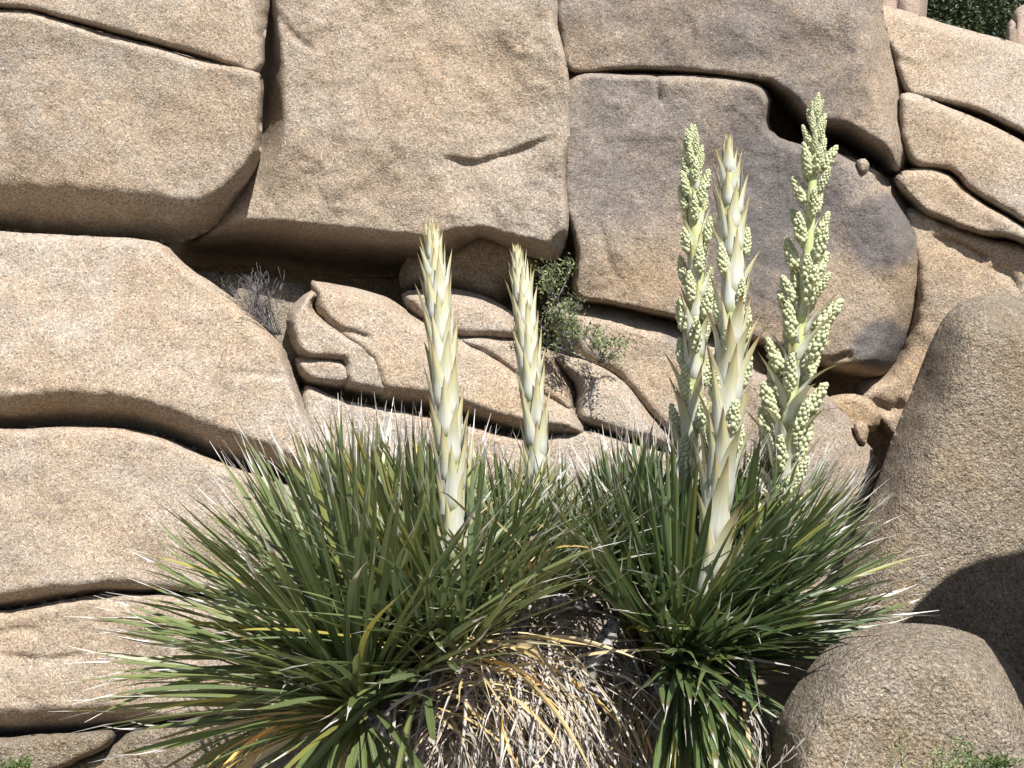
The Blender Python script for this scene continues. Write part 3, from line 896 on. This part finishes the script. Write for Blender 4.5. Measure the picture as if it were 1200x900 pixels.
def trunk(plant, org, pts, r0, r1):
    m = MB()
    P_ = [Vector(p) for p in pts]
    dens = []
    for i in range(len(P_) - 1):
        for j in range(5):
            dens.append(P_[i].lerp(P_[i + 1], j / 5) + Vector((rnd.gauss(0, .006), rnd.gauss(0, .006), rnd.gauss(0, .006))))
    dens.append(P_[-1])
    m.tube(dens, r0, r1, 12, .18)
    return m.build('trunk', M_BARK, plant, org=org)

# ------------------------------------------------------------------ the left plant
orgL = Vector((-.32, 3.95, 0.0))
plantL = empty('nolina_plant', orgL)
tag(plantL, 'spreading narrow-leaved desert plant with two closed flower stalks and grey thatch', 'plant', 'flowering desert plants before the rock wall')
SIL_L[9:12] = [(720, 545), (785, 575), (780, 640)]
HL = [  # name, crown point, share, upper / lower leaf elevation, length
    ('a', P(425, 822, 3.72), 2.1, 82, -34, 1.22, (R(190), R(42))),
    ('b', P(500, 770, 3.98), .95, 88, 4, 1.14),
    ('c', P(600, 705, 4.12), 1.0, 84, 12, .72),
    ('f', P(660, 690, 4.45), .6, 88, 30, .72),
    ('e', P(545, 745, 3.86), .7, 80, 15, .95),
    ('d', P(430, 770, 4.25), 0.8, 88, 10, 1.18)]
trunk(plantL, orgL, [(-.35, 4.0, -.05), (-.42, 3.85, .45), HL[0][1] - Vector((0, 0, .05))], .12, .085)
trunk(plantL, orgL, [(-.3, 4.05, -.05), (-.28, 4.0, .6), HL[1][1] - Vector((0, 0, .05))], .12, .08)
trunk(plantL, orgL, [(-.2, 4.2, -.05), (-.08, 4.22, .6), HL[2][1] - Vector((0, 0, .05))], .11, .07)
trunk(plantL, orgL, [(-.4, 4.2, -.05), (-.5, 4.25, .5), HL[5][1] - Vector((0, 0, .05))], .11, .07)
trunk(plantL, orgL, [P(545, 830, 4.1), P(570, 760, 4.06), P(600, 722, 4.04), P(645, 705, 4.12), P(700, 715, 4.35)], .036, .028)
grow(plantL, orgL, HL, 1250, SIL_L, M_LEAF, 21, .08)

# ------------------------------------------------------------------ the right plant
orgR = Vector((.66, 4.1, 0.0))
plantR = empty('nolina_plant', orgR)
tag(plantR, 'deep green narrow-leaved desert plant with three tall flower stalks, beside the low boulder', 'plant', 'flowering desert plants before the rock wall')
HR = [('d', P(800, 786, 4.05), .9, 32, -70, .86, (R(-50), R(35))),
      ('a', P(790, 778, 4.10), 1.9, 86, -46, 1.08, (R(-5), R(40))),
      ('b', P(872, 742, 4.32), 1.5, 86, -6, 1.04, (R(5), R(30))),
      ('c', P(735, 730, 4.4), .9, 88, 10, .98)]
trunk(plantR, orgR, [(.6, 4.1, -.05), (.58, 4.0, .5), HR[1][1] - Vector((0, 0, .05))], .12, .085)
trunk(plantR, orgR, [(.78, 4.25, -.05), (.86, 4.3, .6), HR[2][1] - Vector((0, 0, .05))], .12, .08)
trunk(plantR, orgR, [(.55, 4.3, -.05), (.48, 4.35, .6), HR[3][1] - Vector((0, 0, .05))], .11, .07)
trunk(plantR, orgR, [P(655, 860, 3.98), P(680, 800, 3.95), P(702, 765, 3.98), P(722, 730, 4.05)], .038, .03)
grow(plantR, orgR, HR, 1250, SIL_R, M_LEAF2, 33, .08)

# dead leaves: straw-yellow ones still stiff, then grey thatch slumped over the mound
dry(plantL, orgL, 'dry_leaf', M_STRAW, 60, [(P(540, 790, 3.86), .08), (P(520, 830, 3.8), .08), (P(590, 790, 3.86), .09)], 5, (-40, 30), (.3, .62), (R(-75), R(70)))
dry(plantL, orgL, 'dry_leaf', M_STRAW, 34, [(P(505, 800, 3.76), .07), (P(540, 770, 3.8), .07)], 25, (-14, 22), (.38, .75), (R(-48), R(30)))
dry(plantL, orgL, 'dry_leaf', M_STRAW, 30, [(P(400, 835, 3.72), .06)], 15, (-18, 25), (.45, .8), (R(130), R(230)), sil=SIL_L)
dry(plantL, orgL, 'dry_leaf', M_STRAW, 40, [(P(520, 740, 3.95), .10), (P(470, 740, 4.0), .10), (P(600, 700, 4.0), .06)], 6, (30, 85), (.35, .75), sil=SIL_L)
dry(plantL, orgL, 'dead_leaf', M_GREY, 240, [(P(560, 790, 3.86), .09), (P(610, 780, 3.9), .10), (P(650, 800, 3.92), .08), (P(530, 850, 3.80), .09), (P(690, 850, 3.92), .08)], 8, (-60, 20), (.22, .55), None)
dry(plantL, orgL, 'dead_leaf', M_GREY, 330, [(P(570, 775, 3.88), .07), (P(610, 770, 3.92), .08), (P(650, 800, 3.9), .08), (P(560, 850, 3.8), .08), (P(640, 860, 3.82), .1)], 9, (-75, -15), (.25, .6), (R(-130), R(0)), limit=55)
dry(plantL, orgL, 'dead_leaf', M_GREY, 90, [(P(440, 860, 3.8), .10), (P(480, 860, 3.78), .08)], 19, (-80, 0), (.25, .5), (R(-150), R(-30)), limit=0)
dry(plantR, orgR, 'dry_leaf', M_STRAW, 80, [(P(790, 815, 4.05), .06), (P(760, 830, 4.05), .06), (P(830, 830, 4.08), .06)], 10, (-80, -35), (.3, .6), (R(-150), R(10)))
dry(plantR, orgR, 'dead_leaf', M_GREY, 130, [(P(740, 790, 4.15), .09), (P(700, 740, 4.2), .09), (P(720, 840, 4.1), .08)], 12, (-70, 20), (.25, .55), None)

dry(plantR, orgR, 'dead_leaf', M_GREY, 90, [(P(690, 715, 4.4), .08), (P(660, 730, 4.45), .08)], 27, (-40, 60), (.3, .55), None, limit=40)
dry(plantR, orgR, 'dead_leaf', M_GREY, 110, [(P(850, 800, 4.3), .07), (P(800, 820, 4.15), .06), (P(660, 760, 4.4), .1)], 22, (-85, -30), (.25, .55), (R(-160), R(0)), limit=60)
dry(plantL, orgL, 'dry_leaf', M_STRAW, 60, [(P(430, 850, 3.76), .06)], 23, (-85, -35), (.25, .5), (R(-160), R(-20)))
dry(plantL, orgL, 'dead_leaf', M_GREY, 120, [(P(640, 720, 4.35), .09), (P(610, 740, 4.2), .08)], 24, (-60, 60), (.25, .5), None, limit=0)

# ------------------------------------------------------------------ flower stalks
def bract_mesh(seed, op, flare, wide=1.0):
    """a clasping papery bract of unit length: base round the stalk at the origin (stalk along +Z, bract faces +X)"""
    r = random.Random(seed)
    V, UV, Fc = [], [], []
    nu, nv = 6, 9
    x, z = 0.0, 0.0
    ax = []
    for j in range(nv + 1):
        v = j / nv
        ang = R(2) + op * min(1, v * 2.0) + flare * max(0, v - .45) * 1.8
        if v < .12:
            ang += R(24)
        elif v > .18 and v < .5:
            ang -= R(3)
        if j:
            x += math.sin(ang) / nv
            z += math.cos(ang) / nv
        ax.append((x, z))
    side = r.uniform(-.05, .05)
    for j in range(nv + 1):
        v = j / nv
        w = (.112 + .042 * math.sin(min(1, v / .3) * math.pi * .5)) * (1 if v < .22 else max(.012, 1 - ((v - .22) / .78) ** .92 * .99)) * wide
        cup = .55 if v < .4 else .55 + .6 * (v - .4)
        for i in range(nu + 1):
            u = i / nu * 2 - 1
            yy = u * w
            xx = ax[j][0] - cup * w * (u * u) * (1.15 if v < .3 else 1.0)
            wr = r.uniform(-1, 1) * .010 * (1 - v) * (1 if abs(u) > .3 else .5)
            V.append((xx + wr, yy + side * v * v, ax[j][1] + r.uniform(-1, 1) * .006 - (.03 * u * u if v < .15 else 0)))
            UV.append((i / nu, v))
    for j in range(nv):
        for i in range(nu):
            b = j * (nu + 1) + i
            Fc.append((b, b + 1, b + nu + 2, b + nu + 1))
    return mesh('bract', V, Fc, M_BRACT, UV)

BR_TIGHT = [bract_mesh(100 + i, R(4 + i % 3 * 1.5), R(-3 + i * 1.2), .88 + .05 * (i % 4)) for i in range(6)]
BR_MID = [bract_mesh(200 + i, R(6 + i * 1.5), R(2 + i * 3), .95 + .05 * (i % 3)) for i in range(6)]
BR_OPEN = [bract_mesh(300 + i, R(26 + i * 3), R(-12 + i * 9), .72 + .04 * (i % 3)) for i in range(6)]

_t = (1 + 5 ** .5) / 2
ICO_V = [Vector(v).normalized() for v in ((-1, _t, 0), (1, _t, 0), (-1, -_t, 0), (1, -_t, 0), (0, -1, _t), (0, 1, _t), (0, -1, -_t), (0, 1, -_t), (_t, 0, -1), (_t, 0, 1), (-_t, 0, -1), (-_t, 0, 1))]
ICO_F = [(0, 11, 5), (0, 5, 1), (0, 1, 7), (0, 7, 10), (0, 10, 11), (1, 5, 9), (5, 11, 4), (11, 10, 2), (10, 7, 6), (7, 1, 8), (3, 9, 4), (3, 4, 2), (3, 2, 6), (3, 6, 8), (3, 8, 9), (4, 9, 5), (2, 4, 11), (6, 2, 10), (8, 6, 7), (9, 8, 1)]

def cluster_mesh(seed, fat=1.0):
    """a tight cone of round buds of unit length along +Z"""
    r = random.Random(seed)
    m = MB()
    n = 54
    for i in range(n):
        t = (i + .5) / n
        a = i * 2.39996 + r.uniform(-.2, .2)
        rad = .118 * fat * (math.sin(math.pi * min(1, t * .80 + .16)) ** .8) * r.uniform(.85, 1.12)
        c = Vector((math.cos(a) * rad, math.sin(a) * rad, .04 + .92 * t + r.uniform(-.015, .015)))
        s = (.088 - .040 * t) * (fat ** .5) * r.uniform(.75, 1.15)
        m.add([c + Vector((v.x, v.y, v.z * 1.2)) * s for v in ICO_V], ICO_F)
    prof = [Vector((0, 0, z)) for z in (0, .15, .35, .6, .8, .96)]
    m.tube(prof[:3], .07 * fat, .13 * fat, 8)
    m.tube(prof[2:], .13 * fat, .03 * fat, 8)
    m.tube([(0, 0, -.15), (0, 0, .1), (0, 0, .2)], .045, .06, 5)
    return mesh('bud_cluster', m.v, m.f, M_BUD)
CL = [cluster_mesh(i, 1.0 + .12 * (i % 3)) for i in range(5)]

def stalk(plant, org, pts, r0, r1, bracts, clusters, seed):
    """pts: photo points of the axis with distance, foot first. bracts: (t0, t1, count, len0, len1, meshes, lift).
    clusters: (t0, t1, count, len0, len1, lean, out)"""
    r = random.Random(seed)
    q = [P(*p) for p in pts]
    def at(t):
        n = len(q) - 1
        i = min(int(t * n), n - 1)
        f = t * n - i
        a, b, c, d = q[max(i - 1, 0)], q[i], q[i + 1], q[min(i + 2, n)]
        return 0.5 * (2 * b + (c - a) * f + (2 * a - 5 * b + 4 * c - d) * f * f + (3 * b - a - 3 * c + d) * f ** 3)
    def tan(t):
        return (at(min(t + .01, 1)) - at(max(t - .01, 0))).normalized()
    m = MB()
    m.tube([at(i / 24) for i in range(25)], r0, r1, 10, .05)
    for vi in range(len(m.v) - 30, len(m.v)):
        ring = (vi - (len(m.v) - 30)) // 10
        c0 = at((22 + ring) / 24)
        m.v[vi] = c0 + (m.v[vi] - c0) * (.8, .55, .2)[ring]
    st = m.build('flower_stalk', M_STEM, plant, org=org)
    inv = Matrix.Translation(-org)
    def place(name, me, t, az, L, tilt, out, wide=1.0):
        c = at(t)
        T = tan(t)
        X = Vector((math.cos(az), math.sin(az), 0))
        X = (X - T * X.dot(T)).normalized()
        Y = T.cross(X)
        B = Matrix((X, Y, T)).transposed().to_4x4()
        rr = (r0 + (r1 - r0) * t) * (1 if t < .88 else 1 - (t - .88) / .12 * .75)
        o = link(name, me, st)
        o.matrix_local = inv @ Matrix.Translation(c + X * rr * out) @ B @ Matrix.Rotation(tilt, 4, 'Y') @ Matrix.Diagonal((L, L * wide, L, 1))
    i = seed
    for (t0, t1, n, l0, l1, ms, tl, w0, w1) in bracts:
        for k in range(n):
            f = (k + .5) / n
            i += 1
            place('bract', r.choice(ms), t0 + (t1 - t0) * f, i * 2.39996 + r.uniform(-.15, .15), (l0 + (l1 - l0) * f) * r.uniform(.9, 1.1), R(tl) + r.gauss(0, .04), .92, w0 + (w1 - w0) * f)
    i = seed + 3
    for (t0, t1, n, l0, l1, lean, out) in clusters:
        for k in range(n):
            f = (k + .5) / n
            i += 1
            place('bud_cluster', r.choice(CL), t0 + (t1 - t0) * f, i * 2.39996 + r.uniform(-.2, .2) + .5, (l0 + (l1 - l0) * f) * r.uniform(.85, 1.15), R(lean) * r.uniform(.6, 1.3), out * r.uniform(.8, 1.15))
    return st

stalk(plantL, orgL, [(528, 770, 3.95), (530, 640, 3.93), (526, 520, 3.9), (517, 400, 3.9), (506, 272, 3.92)], .041, .037,
      [(.12, .62, 36, .26, .23, BR_TIGHT, 2, 1.0, 1.0), (.62, .86, 26, .21, .17, BR_TIGHT, 2, 1.0, 1.05), (.85, .96, 22, .15, .09, BR_TIGHT, -2, 1.1, 1.1), (.94, 1.0, 16, .08, .05, BR_TIGHT, -6, 1.1, 1.0)], [], 41)
stalk(plantL, orgL, [(640, 740, 4.45), (634, 620, 4.45), (627, 500, 4.45), (618, 400, 4.46), (606, 298, 4.48)], .039, .035,
      [(.12, .62, 34, .24, .21, BR_TIGHT, 2, 1.0, 1.0), (.62, .86, 24, .20, .16, BR_TIGHT, 2, 1.0, 1.05), (.85, .96, 20, .13, .09, BR_TIGHT, -2, 1.1, 1.1), (.94, 1.0, 14, .08, .05, BR_TIGHT, -6, 1.1, 1.0)], [], 52)
stalk(plantR, orgR, [(800, 780, 4.4), (806, 620, 4.4), (812, 480, 4.4), (816, 320, 4.42), (812, 160, 4.45)], .044, .028,
      [(.20, .55, 19, .27, .24, BR_MID, 0, 1.0, 1.0), (.55, .84, 22, .21, .14, BR_MID, 0, 1.0, .95), (.80, .97, 16, .12, .07, BR_TIGHT, 6, .9, .8)],
      [(.36, .62, 9, .15, .14, 12, 1.2), (.62, .86, 14, .13, .11, 12, 1.25), (.85, .97, 17, .10, .07, 14, 1.2), (.955, .995, 8, .08, .06, 8, .4)], 63)
stalk(plantR, orgR, [(822, 760, 4.08), (836, 630, 4.04), (850, 500, 4.0), (859, 340, 4.0), (853, 174, 4.02)], .044, .036,
      [(.04, .3, 18, .34, .33, BR_MID, -3, 1.0, 1.0), (.28, .6, 24, .32, .28, BR_MID, -1, 1.0, 1.0), (.58, .82, 20, .26, .20, BR_MID, -2, 1.0, 1.0), (.80, .94, 20, .19, .13, BR_TIGHT, 5, 1.05, 1.05), (.92, 1.0, 18, .12, .06, BR_TIGHT, -2, 1.05, .9)],
      [(.42, .82, 14, .13, .10, 10, 1.3)], 77)
stalk(plantR, orgR, [(896, 750, 4.4), (906, 640, 4.4), (922, 500, 4.4), (944, 330, 4.42), (957, 124, 4.45)], .038, .016,
      [(.16, .45, 20, .30, .29, BR_OPEN, -2, 1.1, 1.05), (.45, .70, 17, .28, .21, BR_OPEN, 0, 1.0, .95), (.68, .97, 22, .13, .05, BR_OPEN, 2, .8, .7)],
      [(.24, .48, 13, .18, .17, 24, 1.9), (.48, .72, 13, .175, .155, 28, 2.3), (.70, .90, 19, .135, .105, 28, 2.0), (.88, .985, 18, .10, .065, 20, 1.2), (.97, 1.0, 6, .075, .055, 6, .4)], 88)

# ------------------------------------------------------------------ shrubs, twigs and weeds
def branchy(m, base, n, length, spread, r0, up=.6, seed=1, kids=3, sides=4, lean=Vector((0, 0, 0))):
    r = random.Random(seed)
    tips = []
    for i in range(n):
        d = (Vector((r.gauss(0, spread), r.gauss(0, spread), up + abs(r.gauss(0, .4)))) + lean).normalized()
        p = Vector(base) + Vector((r.gauss(0, .02), r.gauss(0, .02), 0))
        pts = [p.copy()]
        L = length * r.uniform(.6, 1.1)
        for k in range(5):
            d = (d + Vector((r.gauss(0, .18), r.gauss(0, .18), r.gauss(0, .15)))).normalized()
            p = p + d * L / 5
            pts.append(p.copy())
            if k > 0:
                for c in range(kids):
                    e = (d + Vector((r.gauss(0, .7), r.gauss(0, .7), r.gauss(.1, .6)))).normalized()
                    l2 = L * r.uniform(.12, .35)
                    q2 = p + e * l2 * .5 + Vector((r.gauss(0, .008), r.gauss(0, .008), .005))
                    q3 = q2 + (e + Vector((r.gauss(0, .3), r.gauss(0, .3), .2))).normalized() * l2 * .5
                    m.tube([p, q2, q3], r0 * .45, r0 * .2, 3)
                    tips += [q2, q3]
        m.tube(pts, r0, r0 * .35, sides)
        tips.append(p)
    return tips

def leaflets(m, pts, per, size, sp, seed):
    r = random.Random(seed)
    for p in pts:
        for i in range(per):
            c = p + Vector((r.gauss(0, sp), r.gauss(0, sp), r.gauss(0, sp)))
            d = Vector((r.gauss(0, 1), r.gauss(0, 1), r.gauss(.4, 1))).normalized()
            e = d.cross(Vector((r.gauss(0, 1), r.gauss(0, 1), r.gauss(0, 1)))).normalized()
            s = size * r.uniform(.6, 1.2)
            n = d.cross(e) * s * .12
            m.add([c - d * s, c + e * s * .38 + n, c + d * s, c - e * s * .38 + n], [(0, 1, 2), (0, 2, 3)], None, r.random())

def shrub(name, label, cat, org, stems, foliage=None, mat_s=None, mat_f=None, group=None):
    e = empty(name, org)
    tag(e, label, cat, group)
    stems.build('stems', mat_s or M_TWIG, e, org=org)
    if foliage:
        foliage.build('foliage', mat_f or M_SHRUB, e, smooth=False, org=org)
    return e

# green shrub in the ledge crack
b = P(668, 415, 5.72)
s, f = MB(), MB()
tips = branchy(s, b, 10, .27, .6, .006, .5, 4, 3, lean=Vector((-.12, -.15, .1)))
tips2 = branchy(s, P(700, 425, 5.70), 7, .24, .7, .005, .35, 6, 3, lean=Vector((.15, -.2, .1)))
tips3 = branchy(s, P(645, 352, 5.72), 5, .17, .5, .005, .6, 9, 3)
rr = random.Random(2)
leaflets(f, [t for t in tips + tips2 + tips3 if rr.random() < .55], 7, .013, .022, 3)
shrub('shrub', 'small leafy green shrub with grey twigs rooted in the ledge crack', 'shrub', b, s, f)
# dead twigs
b = P(322, 392, 5.72)
s = MB()
branchy(s, b, 34, .29, .20, .0035, .32, 14, 3, 3, lean=Vector((-.55, -.08, .38)))
shrub('dead_shrub', 'tangle of grey leafless twigs on the ledge in front of the dark crevice', 'dead shrub', b, s)
# dry stems and weeds by the low boulder
b = P(884, 925, 3.1)
s = MB()
branchy(s, b, 6, .20, .35, .0028, .9, 24, 1, 3)
shrub('dry_stems', 'few bare whitish stems in front of the low boulder beside the deep green leaves', 'dry weed', b, s, mat_s=M_DRYTWIG)
def weed(label, b, n, h, seed, size=.011, mat=M_WEED):
    s, f = MB(), MB()
    tips = branchy(s, b, n, h, .5, .0022, .9, seed, 2, 3)
    leaflets(f, tips, 4, size, .012, seed)
    shrub('weed', label, 'weed', b, s, f, M_WEED, mat)
weed('bright green bushy weed at the foot of the low coarse boulder', P(1158, 915, 3.10), 6, .075, 31, .009)
weed('sparse pale weed with small yellowish heads against the low coarse boulder', P(1080, 930, 3.08), 5, .20, 32, .008, M_SHRUB)
weed('small green weed at the foot of the shaded brown boulder', P(18, 915, 4.9), 6, .08, 33, .011)
weed('small green weed under the outermost left leaves on the flat slab', P(268, 905, 4.75), 7, .09, 34, .012)
for i, (x, lab) in enumerate([(1050, 'thin dry grass stems at the foot of the low coarse boulder, beside the sparse pale weed'), (980, 'lone dry grass stalks against the bare flank of the low coarse boulder')]):
    b = P(x, 935, 3.1)
    s = MB()
    branchy(s, b, 6, .15, .35, .0018, 1.0, 50 + i, 1, 3)
    shrub('dry_grass', lab, 'dry grass', b, s, mat_s=M_DRYTWIG)

# scrub on the hillside
def scrub(label, px, py, y, rx, rz, n, seed):
    r = random.Random(seed)
    c = P(px, py, y)
    org = Vector((c.x, c.y, float(hill_z(np.array([c.x]), np.array([c.y]))[0])))
    e = empty('scrub_oak', org)
    tag(e, label, 'shrub', 'dark scrub on the hillside')
    s, f = MB(), MB()
    for i in range(5):
        t = c + Vector((r.gauss(0, rx * .4), r.gauss(0, rx * .3), r.gauss(0, rz * .3)))
        s.tube([org - Vector((0, 0, .2)), org.lerp(t, .5) + Vector((r.gauss(0, .1), 0, 0)), t], .07, .02, 5)
    s.build('trunk', M_TWIG, e, org=org)
    clumps = []
    while len(clumps) < 46:
        v = Vector((r.uniform(-1, 1), r.uniform(-1, 1), r.uniform(-1, 1)))
        if v.length < 1:
            clumps.append(c + Vector((v.x * rx, v.y * rx, v.z * rz)))
    leaflets(f, clumps, n // 46, .034, .17, seed)
    f.build('crown', M_OAK, e, smooth=False, org=org)
scrub('dense dark scrub bush beside the pale pink outcrop on the hillside', 1118, 0, 11.8, .62, .62, 6000 * 2, 61)
scrub('dark scrub bush just behind the square-shouldered boulder on the hillside', 1180, 10, 11.6, .6, .6, 6000 * 2, 62)
scrub('broad dark scrub bush higher up the hillside', 1150, -55, 13.2, 1.1, .75, 8000 * 2, 63)
scrub('dark scrub bush low behind the skyline boulder', 1150, 45, 11.0, .7, .5, 5000 * 2, 64)
